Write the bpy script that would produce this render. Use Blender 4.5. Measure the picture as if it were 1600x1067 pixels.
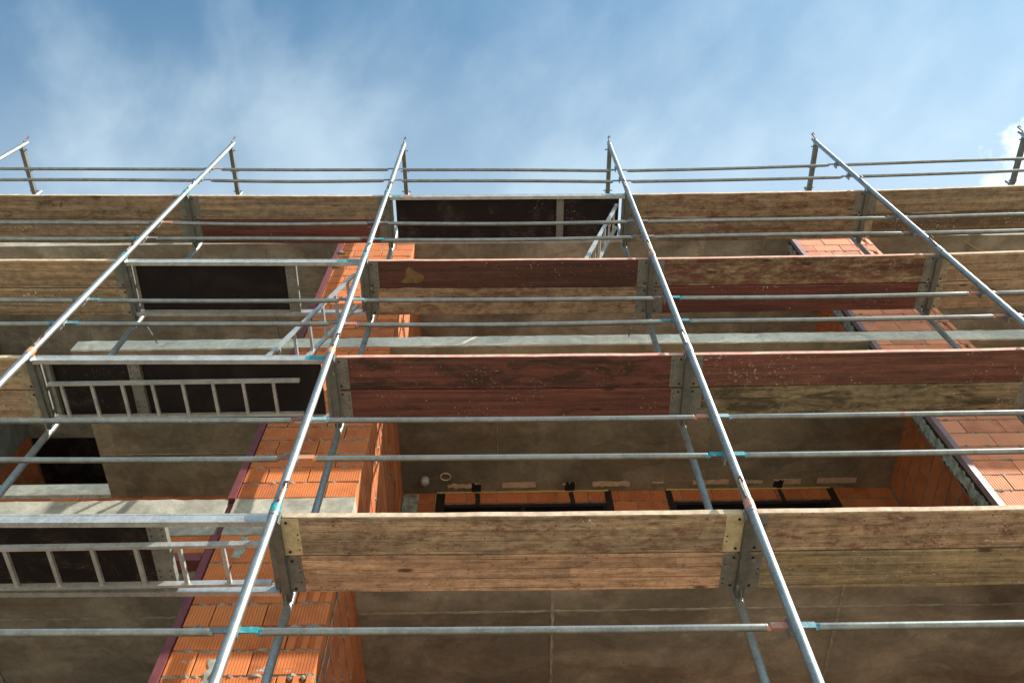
import bpy, math, random
from mathutils import Vector, Matrix
random.seed(7)
for o in list(bpy.data.objects): bpy.data.objects.remove(o)
scn = bpy.context.scene
C = scn.collection
R = math.radians

# ------------------------------------------------------------------ camera
cam_d = bpy.data.cameras.new('camera'); cam = bpy.data.objects.new('camera', cam_d); C.objects.link(cam)
CP = Vector((1.44467, -3.42138, 1.67012)); A_, B_, C_ = 1.078155, 0.0102, -0.021368
ca, sa, cb, sb, cc, sc = math.cos(A_), math.sin(A_), math.cos(B_), math.sin(B_), math.cos(C_), math.sin(C_)
fw = Vector((sb*ca, cb*ca, sa)); rt = Vector((cb, -sb, 0)); up = rt.cross(fw)
r2 = cc*rt + sc*up; u2 = -sc*rt + cc*up
m = Matrix((r2, u2, -fw)).transposed().to_4x4(); m.translation = CP
cam.matrix_world = m
cam_d.sensor_width = 36; cam_d.lens = 1377.14/1600*36; cam_d.clip_start = 0.05; cam_d.clip_end = 3000
scn.camera = cam

# ------------------------------------------------------------------ light, sky, exposure
SUN = Vector((2.1, -1.0, 2.13)).normalized()          # towards the sun
el = math.asin(SUN.z); az = math.atan2(SUN.x, SUN.y)   # azimuth from +y towards +x
sd = bpy.data.lights.new('sun', 'SUN'); sd.energy = 4.2; sd.angle = R(0.55); sd.color = (1.0, 0.93, 0.82)
so = bpy.data.objects.new('sun', sd); C.objects.link(so)
so.rotation_euler = SUN.to_track_quat('Z', 'Y').to_euler(); so.location = (20, -12, 30)
scn.view_settings.view_transform = 'Standard'; scn.view_settings.look = 'None'
scn.view_settings.gamma = 1.0; scn.view_settings.use_curve_mapping = False
scn.view_settings.exposure = 1.48
scn.render.engine = 'CYCLES'
scn.cycles.max_bounces = 8; scn.cycles.diffuse_bounces = 5; scn.cycles.glossy_bounces = 4

class NT:
    def __init__(s, tree): s.t = tree; s.n = tree.nodes; s.l = tree.links; s.n.clear()
    def new(s, typ, ins=None, **kw):
        nd = s.n.new(typ)
        for k, v in kw.items(): setattr(nd, k, v)
        for k, v in (ins or {}).items(): s.put(nd, k, v)
        return nd
    def put(s, nd, k, v):
        sock = nd.inputs[k]
        if isinstance(v, bpy.types.Node): s.l.new(v.outputs[0], sock)
        elif isinstance(v, bpy.types.NodeSocket): s.l.new(v, sock)
        else: sock.default_value = v
    def math(s, op, a, b=0.0, c=0.0, clamp=False):
        nd = s.new('ShaderNodeMath', {0: a, 1: b, 2: c}, operation=op, use_clamp=clamp); return nd.outputs[0]
    def mix(s, f, a, b, blend='MIX'):
        nd = s.new('ShaderNodeMix', data_type='RGBA', blend_type=blend, clamp_factor=True)
        s.put(nd, 'Factor', f)
        for i, v in ((6, a), (7, b)):
            if isinstance(v, tuple) and len(v) == 3: v = v + (1,)
            s.put(nd, i, v)
        return nd.outputs[2]
    def ramp(s, f, lo, hi, a=0.0, b=1.0):
        nd = s.new('ShaderNodeMapRange', {0: f, 1: lo, 2: hi, 3: a, 4: b}, interpolation_type='SMOOTHSTEP'); return nd.outputs[0]
    def noise(s, vec, scale, detail=6, rough=.6, sc3=None, dist=0.0):
        if sc3: vec = s.new('ShaderNodeVectorMath', {0: vec, 1: sc3}, operation='MULTIPLY').outputs[0]
        return s.new('ShaderNodeTexNoise', {'Vector': vec, 'Scale': scale, 'Detail': detail, 'Roughness': rough, 'Distortion': dist}).outputs[0]

world = bpy.data.worlds.new('World'); scn.world = world; world.use_nodes = True
W = NT(world.node_tree)
sky = W.new('ShaderNodeTexSky', sky_type='NISHITA', sun_disc=False, sun_elevation=el, sun_rotation=az,
            air_density=1.0, dust_density=0.6, ozone_density=1.6, altitude=200)
geo = W.new('ShaderNodeTexCoord').outputs['Generated']
sx = W.new('ShaderNodeSeparateXYZ', {0: geo})
zc = W.math('MAXIMUM', sx.outputs[2], 0.03)
px_ = W.math('DIVIDE', sx.outputs[0], zc); py_ = W.math('DIVIDE', sx.outputs[1], zc)
pv = W.new('ShaderNodeCombineXYZ', {0: px_, 1: py_, 2: 0.0}).outputs[0]
rot = W.new('ShaderNodeMapping', {'Vector': pv, 'Rotation': (0, 0, R(52)), 'Location': (3.1, 1.7, 0)}).outputs[0]
wisp = W.noise(rot, 5.0, 9, .52, sc3=(1.0, 1.25, 1), dist=.12)
big = W.noise(pv, 3.6, 4, .5)
f1 = W.ramp(wisp, .34, .74); f2 = W.ramp(big, .20, .60)
fac = W.math('MULTIPLY', f1, f2)
fac = W.math('MULTIPLY_ADD', fac, .30, W.math('ADD', W.math('MULTIPLY', W.ramp(px_, -.1, .75), .26), W.math('MULTIPLY_ADD', W.ramp(py_, .08, .40), .34, .04)))
# one small cumulus low over the roof to the right
cpos = (0.30, 0.345)
ddx = W.math('MULTIPLY', W.math('SUBTRACT', px_, .67), 10.0); ddy = W.math('MULTIPLY', W.math('SUBTRACT', py_, .33), 14.0)
rr = W.math('SQRT', W.math('ADD', W.math('MULTIPLY', ddx, ddx), W.math('MULTIPLY', ddy, ddy)))
cn = W.noise(pv, 24, 6, .6)
cum = W.ramp(W.math('ADD', rr, W.math('MULTIPLY', W.math('SUBTRACT', cn, .5), 2.0)), 1.25, .65)
skyc = W.mix(1.0, sky.outputs[0], (0.66, 1.06, 1.04), 'MULTIPLY')
c1 = W.mix(fac, skyc, (4.6, 5.5, 6.0))
c2 = W.mix(W.math('MULTIPLY', cum, .85), c1, (7.5, 7.7, 7.9))
bg = W.new('ShaderNodeBackground', {'Color': c2, 'Strength': 0.074})
W.new('ShaderNodeOutputWorld', {'Surface': bg})

# ------------------------------------------------------------------ materials
def material(name):
    mt = bpy.data.materials.new(name); mt.use_nodes = True
    N = NT(mt.node_tree)
    return mt, N
def finish(N, col, rough=.7, metal=0.0, bump=None, bstr=.5, bdist=.005, spec=.5):
    b = N.new('ShaderNodeBsdfPrincipled', {'Roughness': rough, 'Metallic': metal, 'Specular IOR Level': spec})
    if isinstance(col, tuple) and len(col) == 3: col = col + (1,)
    N.put(b, 'Base Color', col)
    if bump is not None:
        bp = N.new('ShaderNodeBump', {'Height': bump, 'Strength': bstr, 'Distance': bdist}); N.put(b, 'Normal', bp.outputs[0])
    N.new('ShaderNodeOutputMaterial', {'Surface': b.outputs[0]})
def ocoord(N, rnd=True):
    v = N.new('ShaderNodeTexCoord').outputs['Object']
    if rnd:
        r = N.new('ShaderNodeObjectInfo').outputs['Random']
        off = N.new('ShaderNodeCombineXYZ', {0: N.math('MULTIPLY', r, 61.0), 1: N.math('MULTIPLY', r, 137.0), 2: N.math('MULTIPLY', r, 23.0)})
        v = N.new('ShaderNodeVectorMath', {0: v, 1: off}, operation='ADD').outputs[0]
    return v
def attr(N, nm): return N.new('ShaderNodeAttribute', attribute_name=nm, attribute_type='OBJECT').outputs['Fac']

def wood():
    mt, N = material('weathered_wood')
    v = ocoord(N); raw = N.new('ShaderNodeTexCoord').outputs['Object']
    base = N.new('ShaderNodeObjectInfo').outputs['Color']
    g1 = N.noise(v, 1, 8, .62, sc3=(1.0, 22, 22), dist=.25)
    g2 = N.noise(v, 1, 6, .7, sc3=(3.5, 95, 95), dist=.3)
    g3 = N.noise(v, 1, 6, .6, sc3=(1.6, 4.2, 4.2))
    sepr = N.new('ShaderNodeSeparateXYZ', {0: raw}); rnd_ = N.new('ShaderNodeObjectInfo').outputs['Random']
    strip = N.math('FLOOR', N.math('ADD', N.math('MULTIPLY', sepr.outputs[1], 12.5), .5))
    seg = N.math('FLOOR', N.math('ADD', N.math('MULTIPLY', sepr.outputs[0], .55), N.math('MULTIPLY', strip, .37)))
    wn = N.new('ShaderNodeTexWhiteNoise', {'Vector': N.new('ShaderNodeCombineXYZ', {0: strip, 1: seg, 2: N.math('MULTIPLY', rnd_, 91.0)}).outputs[0]}, noise_dimensions='3D').outputs[0]
    blot = N.noise(v, 1, 9, .72, sc3=(5, 11, 11))
    c = N.mix(N.ramp(g1, .32, .68), base, N.mix(1.0, base, (0.68, 0.64, 0.60), 'MULTIPLY'))
    c = N.mix(N.ramp(g3, .38, .66), c, N.mix(1.0, c, (1.25, 1.2, 1.12), 'MULTIPLY'))
    tone = N.new('ShaderNodeCombineColor', {0: N.math('MULTIPLY_ADD', wn, .34, .80), 1: N.math('MULTIPLY_ADD', wn, .30, .82), 2: N.math('MULTIPLY_ADD', wn, .26, .84)}).outputs[0]
    c = N.mix(1.0, c, tone, 'MULTIPLY')
    c = N.mix(N.math('MULTIPLY', N.ramp(g2, .48, .68), .55), c, (0.045, 0.032, 0.023))
    dash = N.noise(v, 1, 5, .7, sc3=(9, 48, 48))
    c = N.mix(N.math('MULTIPLY', N.math('MULTIPLY', N.ramp(dash, .60, .66), N.ramp(blot, .46, .56)), .75), c, (0.035, 0.024, 0.018))
    dirt = N.noise(v, 13, 11, .80, sc3=(.7, 1, 1))
    dt = N.ramp(dirt, .36, .62, .70, 1.16)
    c = N.mix(1.0, c, N.new('ShaderNodeCombineColor', {0: dt, 1: dt, 2: dt}).outputs[0], 'MULTIPLY')
    c = N.mix(N.math('MULTIPLY', N.ramp(N.noise(v, 30, 7, .8, sc3=(.6, 1, 1)), .61, .68), .7), c, (0.045, 0.034, 0.026))
    # worn red paint
    red = attr(N, 'red')
    pn = N.noise(v, 1, 10, .84, sc3=(5.5, 12, 12), dist=.1)
    pm = N.ramp(N.math('ADD', N.math('MULTIPLY', N.math('POWER', red, 1.5), .50), N.math('SUBTRACT', pn, .5)), .14, .30)
    pm2 = N.math('MULTIPLY', pm, N.ramp(g2, .34, .50, 1.0, .80))
    rc = N.mix(N.ramp(g1, .35, .65), (0.128, 0.032, 0.028), (0.055, 0.018, 0.017))
    rc = N.mix(N.math('MULTIPLY', attr(N, 'deep'), .55), rc, (0.022, 0.010, 0.010))
    c = N.mix(pm2, c, rc)
    # knots
    vo = N.new('ShaderNodeTexVoronoi', {'Vector': N.new('ShaderNodeVectorMath', {0: v, 1: (1.6, 6.0, 6.0)}, operation='MULTIPLY').outputs[0], 'Scale': 1.0, 'Randomness': 1.0})
    kn = N.ramp(N.math('ADD', vo.outputs[0], N.math('MULTIPLY', N.math('SUBTRACT', blot, .5), .10)), .115, .05)
    c = N.mix(N.math('MULTIPLY', kn, .85), c, (0.028, 0.017, 0.012))
    # dark stains
    dk = attr(N, 'dark')
    dn = N.noise(v, 1, 7, .7, sc3=(2.6, 9, 9), dist=.5)
    dm = N.ramp(N.math('ADD', N.math('MULTIPLY', dk, .22), N.math('SUBTRACT', dn, .5)), .17, .32)
    c = N.mix(N.math('MULTIPLY', dm, .72), c, (0.022, 0.016, 0.011))
    # laminated strip lines
    yy = N.new('ShaderNodeSeparateXYZ', {0: raw}).outputs[1]
    ln = N.math('ABSOLUTE', N.math('SUBTRACT', N.math('FRACT', N.math('ADD', N.math('MULTIPLY', yy, 12.5), .5)), .5))
    ln = N.math('SUBTRACT', .5, ln)
    lm = N.math('MULTIPLY', N.ramp(ln, .030, .010), N.math('MULTIPLY', N.ramp(N.noise(v, 1.0, 3, .5), .40, .56), .85))
    c = N.mix(lm, c, (0.022, 0.015, 0.01))
    # cement specks
    sp = attr(N, 'speck')
    cl = N.noise(v, 2.2, 4, .6)
    sm = N.ramp(N.math('ADD', N.noise(v, 52, 4, .7, sc3=(.8, 1, 1)), N.math('MULTIPLY', N.math('ADD', N.math('SUBTRACT', cl, .5), N.math('MULTIPLY', sp, .16)), .36)), .675, .72)
    c = N.mix(sm, c, (0.45, 0.40, 0.30))
    vd = N.new('ShaderNodeTexVoronoi', {'Vector': v, 'Scale': 21.0, 'Randomness': 1.0})
    dd = N.math('MULTIPLY', N.ramp(vd.outputs[0], .15, .09), N.ramp(N.noise(v, 3.3, 3, .5), .46, .55))
    c = N.mix(N.math('MULTIPLY', dd, .8), c, (0.02, 0.015, 0.012))
    h = N.math('ADD', N.math('MULTIPLY', g1, .6), N.math('SUBTRACT', N.math('MULTIPLY', g2, .5), N.math('ADD', lm, kn)))
    finish(N, c, .82, 0, h, .55, .004, .25)
    return mt

def galv(name='galvanised_steel', tint=(0.31, 0.335, 0.335), metal=.78, rough=.34, rust=0.0):
    mt, N = material(name)
    v = ocoord(N)
    a = N.noise(v, 9, 7, .7); b = N.noise(v, 60, 4, .6); st = N.noise(v, 3, 5, .7)
    c = N.mix(N.ramp(a, .35, .66), tint, tuple(t*.66 for t in tint))
    c = N.mix(N.math('MULTIPLY', N.ramp(b, .50, .70), .45), c, tuple(min(1, t*1.35) for t in tint))
    rs = N.math('MULTIPLY', N.ramp(N.math('ADD', st, N.math('MULTIPLY', attr(N, 'rust'), .20)), .72, .80), .85)
    c = N.mix(rs, c, (0.17, 0.075, 0.032))
    cem = N.math('MULTIPLY', N.ramp(N.noise(v, 11, 7, .78), .635, .665), .9)
    c = N.mix(N.math('MULTIPLY', cem, .6), c, (0.30, 0.29, 0.25))
    ro = N.math('ADD', rough, N.math('MULTIPLY', a, .26))
    mm = N.math('MULTIPLY', N.math('SUBTRACT', 1.0, N.math('MAXIMUM', rs, cem)), metal)
    b_ = N.new('ShaderNodeBsdfPrincipled', {'Base Color': c, 'Roughness': ro, 'Metallic': mm})
    bp = N.new('ShaderNodeBump', {'Height': N.math('ADD', b, a), 'Strength': .25, 'Distance': .002}); N.put(b_, 'Normal', bp.outputs[0])
    N.new('ShaderNodeOutputMaterial', {'Surface': b_.outputs[0]})
    return mt

def paint(name, col):
    mt, N = material(name); v = ocoord(N)
    n = N.noise(v, 38, 6, .7)
    c = N.mix(N.ramp(n, .54, .62), col, (0.24, 0.27, 0.28))
    c = N.mix(N.ramp(N.noise(v, 90, 3, .6), .60, .66), c, tuple(k*.45 for k in col))
    finish(N, c, .5, 0.1, n, .3, .002)
    return mt

def concrete(name, base, dark, warm=(0.16, 0.085, 0.04), warmth=.5, bump=.35, sc=1.0):
    mt, N = material(name); v = ocoord(N, False)
    a = N.noise(v, .9*sc, 8, .62, dist=.5); b = N.noise(v, 5*sc, 8, .7); c_ = N.noise(v, 38, 5, .65)
    st = N.noise(v, 1.0, 7, .62, sc3=(.55, 2.6, 2.6), dist=.7)
    c = N.mix(N.ramp(a, .34, .66), base, dark)
    c = N.mix(N.math('MULTIPLY', N.ramp(b, .42, .66), .36), c, N.mix(1.0, c, (1.45, 1.42, 1.38), 'MULTIPLY'))
    c = N.mix(N.math('MULTIPLY', N.ramp(st, .50, .68), warmth), c, warm)
    bx = N.noise(v, 1.0, 6, .55, sc3=(1.3, 1.9, 1.9), dist=1.0)
    c = N.mix(N.math('MULTIPLY', N.ramp(bx, .50, .54), .50), c, N.mix(1.0, c, (.66, .66, .67), 'MULTIPLY'))
    sp3 = N.new('ShaderNodeSeparateXYZ', {0: v})
    pn_ = N.new('ShaderNodeTexWhiteNoise', {'Vector': N.new('ShaderNodeCombineXYZ', {0: N.math('FLOOR', N.math('MULTIPLY', N.math('ADD', sp3.outputs[0], 3.05), .415)), 1: N.math('FLOOR', N.math('MULTIPLY', N.math('ADD', sp3.outputs[1], .55), .805)), 2: 0.0}).outputs[0]}, noise_dimensions='3D').outputs[0]
    pt_ = N.new('ShaderNodeCombineColor', {0: N.math('MULTIPLY_ADD', pn_, .30, .84), 1: N.math('MULTIPLY_ADD', pn_, .30, .84), 2: N.math('MULTIPLY_ADD', pn_, .28, .85)}).outputs[0]
    c = N.mix(1.0, c, pt_, 'MULTIPLY')
    scr = N.noise(v, 1.0, 5, .7, sc3=(30, 3.0, 3.0)); c = N.mix(N.math('MULTIPLY', N.math('MULTIPLY', N.ramp(scr, .66, .70), N.ramp(b, .5, .6)), .5), c, tuple(k*.5 for k in dark))
    st2 = N.noise(v, 1.0, 6, .65, sc3=(.9, 9, 9), dist=.4); c = N.mix(N.math('MULTIPLY', N.math('MULTIPLY', N.ramp(st2, .56, .68), N.ramp(a, .46, .6)), warmth), c, tuple(k*.62 for k in warm))
    dd = N.ramp(N.noise(v, 14, 11, .85), .38, .62, .89, 1.09)
    c = N.mix(1.0, c, N.new('ShaderNodeCombineColor', {0: dd, 1: dd, 2: dd}).outputs[0], 'MULTIPLY')
    cr = N.noise(v, 1.0, 8, .62, sc3=(2.2, 3.0, 3.0), dist=.3)
    c = N.mix(N.math('MULTIPLY', N.ramp(cr, .565, .580), .20), c, N.mix(1.0, c, (1.55, 1.5, 1.42), 'MULTIPLY'))
    c = N.mix(N.math('MULTIPLY', N.ramp(N.noise(v, 1.0, 6, .8, sc3=(9, 22, 22)), .63, .67), .65), c, tuple(k*.38 for k in dark))
    vo = N.new('ShaderNodeTexVoronoi', {'Vector': v, 'Scale': 7.0})
    pit = N.math('MULTIPLY', N.ramp(vo.outputs[0], .070, .035), N.ramp(b, .46, .56))
    c = N.mix(N.math('MULTIPLY', pit, .8), c, tuple(k*.30 for k in dark))
    c = N.mix(N.math('MULTIPLY', N.ramp(c_, .55, .72), .25), c, N.mix(1.0, c, (.6, .6, .6), 'MULTIPLY'))
    h = N.math('SUBTRACT', N.math('ADD', N.math('MULTIPLY', b, .6), N.math('MULTIPLY', c_, .25)), pit)
    finish(N, c, .86, 0, h, bump, .006, .3)
    return mt

def brickmat(name, base, ax=None, pitch=.0213):
    mt, N = material(name); v = ocoord(N); raw = N.new('ShaderNodeTexCoord').outputs['Object']
    r = N.new('ShaderNodeObjectInfo').outputs['Random']
    a = N.noise(v, 4.5, 7, .65); b = N.noise(v, 42, 5, .65); s = N.noise(v, 1.0, 6, .7, sc3=(3, 3, 13), dist=1.2)
    d = (base[0]*.62, base[1]*.56, base[2]*.6); l = (min(1, base[0]*1.14), base[1]*1.20, base[2]*1.22)
    c = N.mix(N.ramp(a, .32, .68), base, d)
    c = N.mix(N.math('MULTIPLY', r, .8), c, l)
    c = N.mix(N.math('MULTIPLY', N.ramp(N.noise(v, 2.2, 6, .7), .56, .68), .45), c, tuple(k*.55 for k in base))
    c = N.mix(N.math('MULTIPLY', N.ramp(s, .645, .70), .85), c, (0.36, 0.34, 0.29))
    c = N.mix(N.math('MULTIPLY', N.ramp(b, .56, .68), .35), c, d)
    h = N.math('ADD', N.math('MULTIPLY', b, .25), N.math('MULTIPLY', a, .2))
    if ax is not None:
        x = N.new('ShaderNodeSeparateXYZ', {0: raw}).outputs[ax]
        t = N.math('ABSOLUTE', N.math('SUBTRACT', N.math('FRACT', N.math('MULTIPLY', x, 1/pitch)), .5))
        h = N.math('ADD', h, N.math('MULTIPLY', N.ramp(t, .06, .26), .9))
    finish(N, c, .80, 0, h, .8, .005, .3)
    return mt

def plain(name, base, var=.35, sc=8, rough=.7, metal=0, bump=.3, other=None):
    mt, N = material(name); v = ocoord(N)
    a = N.noise(v, sc, 7, .68); b = N.noise(v, sc*9, 4, .6)
    c = N.mix(N.ramp(a, .36, .66), base, other or tuple(k*(1-var) for k in base))
    c = N.mix(N.math('MULTIPLY', N.ramp(b, .55, .7), .3), c, tuple(k*.5 for k in base))
    finish(N, c, rough, metal, N.math('ADD', a, N.math('MULTIPLY', b, .4)), bump, .004, .4)
    return mt

def ply(name, speck):
    mt, N = material(name); v = ocoord(N)
    a = N.noise(v, 2.2, 7, .65, dist=1.2); b = N.noise(v, 26, 6, .7)
    c = N.mix(N.ramp(a, .40, .68), (0.0085, 0.006, 0.0065), (0.018, 0.0125, 0.012))
    vs = N.new('ShaderNodeTexVoronoi', {'Vector': v, 'Scale': 36.0})
    if speck:
        m1 = N.ramp(N.math('ADD', N.noise(v, 44, 5, .78), N.math('MULTIPLY', N.math('SUBTRACT', N.noise(v, 2.4, 5, .65), .5), .55)), .735-.07*speck, .775-.07*speck)
        sc_ = N.noise(v, 1.0, 5, .7, sc3=(3.0, 9, 9), dist=2.6)
        m2 = N.math('MULTIPLY', N.ramp(N.math('ABSOLUTE', N.math('SUBTRACT', sc_, .5)), .012, .003), N.ramp(a, .5, .6))
        c = N.mix(N.math('MULTIPLY', m1, .85), c, (0.36, 0.31, 0.22)); c = N.mix(N.math('MULTIPLY', m2, .5), c, (0.20, 0.16, 0.12))
    finish(N, c, .62, 0, b, .2, .002, .2)
    return mt

M = {}
M['wood'] = wood()
M['galv'] = galv()
M['galv_dull'] = galv('dull_galvanised_plate', (0.165, 0.168, 0.150), .25, .5)
M['galv_rail'] = galv('weathered_rail_steel', (0.20, 0.222, 0.222), .62, .36)
M['transom'] = galv('transom_steel', (0.125, 0.13, 0.12), .4, .45)
M['alu'] = galv('aluminium_profile', (0.46, 0.475, 0.47), .60, .36)
M['rusty'] = plain('rusty_iron', (0.10, 0.055, 0.04), .4, 30, .7, .3, .3, (0.20, 0.16, 0.14))
M['teal'] = paint('teal_paint', (0.015, 0.21, 0.25)); M['blue'] = paint('blue_paint', (0.05, 0.165, 0.22))
M['pale'] = paint('pale_blue_paint', (0.17, 0.29, 0.33)); M['orange'] = paint('orange_paint', (0.50, 0.19, 0.08))
M['coral'] = paint('coral_paint', (0.36, 0.15, 0.11)); M['brown'] = paint('brown_red_paint', (0.16, 0.08, 0.06))
M['cream'] = plain('cream_painted_plate', (0.46, 0.395, 0.25), .35, 22, .6, 0, .3)
M['cream2'] = plain('grimy_cream_plate', (0.30, 0.255, 0.165), .35, 18, .7, 0, .3, (0.17, 0.15, 0.11))
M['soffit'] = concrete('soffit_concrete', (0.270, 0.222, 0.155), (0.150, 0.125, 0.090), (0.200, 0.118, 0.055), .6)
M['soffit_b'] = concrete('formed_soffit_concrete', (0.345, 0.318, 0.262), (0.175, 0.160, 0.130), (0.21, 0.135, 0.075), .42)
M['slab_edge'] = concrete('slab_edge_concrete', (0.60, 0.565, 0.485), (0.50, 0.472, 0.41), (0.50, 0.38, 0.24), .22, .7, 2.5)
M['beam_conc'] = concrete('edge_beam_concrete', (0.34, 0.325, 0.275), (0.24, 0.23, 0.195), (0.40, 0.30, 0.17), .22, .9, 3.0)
M['wall_conc'] = concrete('wall_concrete', (0.20, 0.21, 0.20), (0.13, 0.14, 0.135), (0.14, 0.10, 0.06), .2)
BR = (0.49, 0.149, 0.045); BR2 = (0.64, 0.265, 0.145)  # second colour paler: grazing-angle sheen put into the right pier's blocks
M['brick'] = brickmat('terracotta_block', BR); M['brick_r'] = brickmat('terracotta_block_pale', BR2)
M['brick_x'] = brickmat('terracotta_course_x', BR, 0); M['brick_y'] = brickmat('terracotta_course_y', (0.46, 0.145, 0.052), 1)
M['brick_side'] = brickmat('terracotta_block_side', (0.46, 0.145, 0.052), 0)
M['mortar'] = plain('bed_mortar', (0.125, 0.110, 0.092), .5, 22, .95, 0, .9, (0.28, 0.26, 0.22))
M['mortar_smear'] = plain('smeared_mortar', (0.30, 0.33, 0.28), .5, 12, .95, 0, .9, (0.13, 0.13, 0.11))
M['flash'] = plain('maroon_sheet_strip', (0.155, 0.042, 0.048), .3, 9, .55, 0, .2)
M['flash_r'] = plain('mauve_sheet_strip', (0.23, 0.155, 0.17), .25, 9, .5, 0, .2)
M['dark_frame'] = plain('dark_window_frame', (0.016, 0.011, 0.010), .3, 9, .5)
M['tar'] = plain('black_bitumen', (0.012, 0.010, 0.010), .3, 20, .8)
M['foam'] = plain('yellow_mounting_foam', (0.52, 0.36, 0.12), .3, 40, .9, 0, .9)
M['plaster'] = plain('beige_plaster_patch', (0.60, 0.43, 0.29), .25, 12, .9, 0, .6)
M['white'] = plain('white_plastic', (0.36, 0.36, 0.38), .15, 8, .4)
M['splinter'] = plain('fresh_wood_strip', (0.62, 0.42, 0.18), .3, 12, .7)
M['ply0'] = ply('dark_film_plywood', 0); M['ply1'] = ply('dark_plywood_with_specks', 1.0); M['ply2'] = ply('dark_plywood_splashed', .6)
M['ground'] = plain('packed_gravel_ground', (0.52, 0.455, 0.36), .25, .35, .95, 0, .6)

# ------------------------------------------------------------------ mesh helpers
class MB:
    def __init__(s): s.v = []; s.f = []; s.sm = []
    def add(s, vs, fs, smooth=False):
        o = len(s.v); s.v += [tuple(p) for p in vs]
        for f in fs: s.f.append(tuple(i+o for i in f)); s.sm.append(smooth)
        return s
    def box(s, x0, x1, y0, y1, z0, z1):
        return s.add([(x0,y0,z0),(x1,y0,z0),(x1,y1,z0),(x0,y1,z0),(x0,y0,z1),(x1,y0,z1),(x1,y1,z1),(x0,y1,z1)],
                     [(0,3,2,1),(4,5,6,7),(0,1,5,4),(1,2,6,5),(2,3,7,6),(3,0,4,7)])
    def frame(s, p, q):
        d = (Vector(q)-Vector(p)).normalized(); a = Vector((0,0,1)) if abs(d.z) < .9 else Vector((1,0,0))
        u = d.cross(a).normalized(); return d, u, d.cross(u).normalized()
    def tube(s, p, q, r, n=14, r1=None, cap=True):
        p, q = Vector(p), Vector(q); d, u, w = s.frame(p, q); r1 = r if r1 is None else r1; vs = []
        for pt, rr_ in ((p, r), (q, r1)):
            for i in range(n):
                a = 2*math.pi*i/n; vs.append(pt + u*math.cos(a)*rr_ + w*math.sin(a)*rr_)
        s.add(vs, [(i, (i+1) % n, n+(i+1) % n, n+i)[::-1] for i in range(n)], True)
        if cap: s.add(vs, [tuple(range(n)), tuple(range(2*n-1, n-1, -1))])
        return s
    def chain(s, pts, rs, n=12):
        # swept tube through points
        rings = []
        pts = [Vector(p) for p in pts]; d, u, w = s.frame(pts[0], pts[-1])
        vs = []
        for p, r in zip(pts, rs):
            ru, rw = r if isinstance(r, tuple) else (r, r)
            for i in range(n):
                a = 2*math.pi*i/n; vs.append(p + u*math.cos(a)*ru + w*math.sin(a)*rw)
        fs = []
        for k in range(len(pts)-1):
            for i in range(n): fs.append((k*n+i, k*n+(i+1) % n, (k+1)*n+(i+1) % n, (k+1)*n+i)[::-1])
        s.add(vs, fs, True); s.add(vs, [tuple(range(n)), tuple(range(len(vs)-1, len(vs)-n-1, -1))])
        return s
    def prism(s, prof, a0, a1, axis='x'):
        # prof: list of (u,v) ccw; extruded along axis
        n = len(prof); mk = {'x': lambda t, u, v: (t, u, v), 'y': lambda t, u, v: (u, t, v), 'z': lambda t, u, v: (u, v, t)}[axis]
        vs = [mk(a0, u, v) for u, v in prof] + [mk(a1, u, v) for u, v in prof]
        s.add(vs, [(i, (i+1) % n, n+(i+1) % n, n+i) for i in range(n)]); s.add(vs, [tuple(range(n-1, -1, -1)), tuple(range(n, 2*n))])
        return s
    def lump(s, c, r, seed=0, sq=(1, 1, 1)):
        rn = random.Random(seed); vs = []; n = 7
        rows = [(0.0, 1)] + [(math.pi*k/4, n) for k in (1, 2, 3)] + [(math.pi, 1)]
        for th, cnt in rows:
            for i in range(cnt):
                ph = 2*math.pi*i/cnt; rr_ = r*rn.uniform(.7, 1.15)
                vs.append((c[0]+rr_*math.sin(th)*math.cos(ph)*sq[0], c[1]+rr_*math.sin(th)*math.sin(ph)*sq[1], c[2]+rr_*math.cos(th)*sq[2]))
        fs = [(0, 1+i, 1+(i+1) % n) for i in range(n)]
        for k in range(2):
            a = 1+k*n; fs += [(a+i, a+n+i, a+n+(i+1) % n, a+(i+1) % n) for i in range(n)]
        a = 1+2*n; fs += [(a+i, a+n, a+(i+1) % n) for i in range(n)]
        return s.add(vs, fs, True)
    def mesh(s, name, mat):
        me = bpy.data.meshes.new(name); me.from_pydata(s.v, [], s.f)
        me.polygons.foreach_set('use_smooth', s.sm); me.materials.append(mat); me.update(); 
        me.validate()
        return me
    def build(s, name, mat, parent=None, loc=(0,0,0), rot=None):
        o = bpy.data.objects.new(name, s.mesh(name, mat)); C.objects.link(o); o.location = loc
        if rot: o.rotation_euler = rot
        if parent: o.parent = parent
        return o
def put(name, me, parent=None, loc=(0,0,0), rot=None):
    o = bpy.data.objects.new(name, me); C.objects.link(o); o.location = loc
    if rot: o.rotation_euler = rot
    if parent: o.parent = parent
    return o
def tag(o, label=None, cat=None, group=None, kind=None):
    if label: o['label'] = label
    if cat: o['category'] = cat
    if group: o['group'] = group
    if kind: o['kind'] = kind
    return o
def empty(name, loc, rot=None):
    o = bpy.data.objects.new(name, None); C.objects.link(o); o.location = loc; o.empty_display_size = .2
    if rot: o.rotation_euler = rot
    return o
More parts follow.
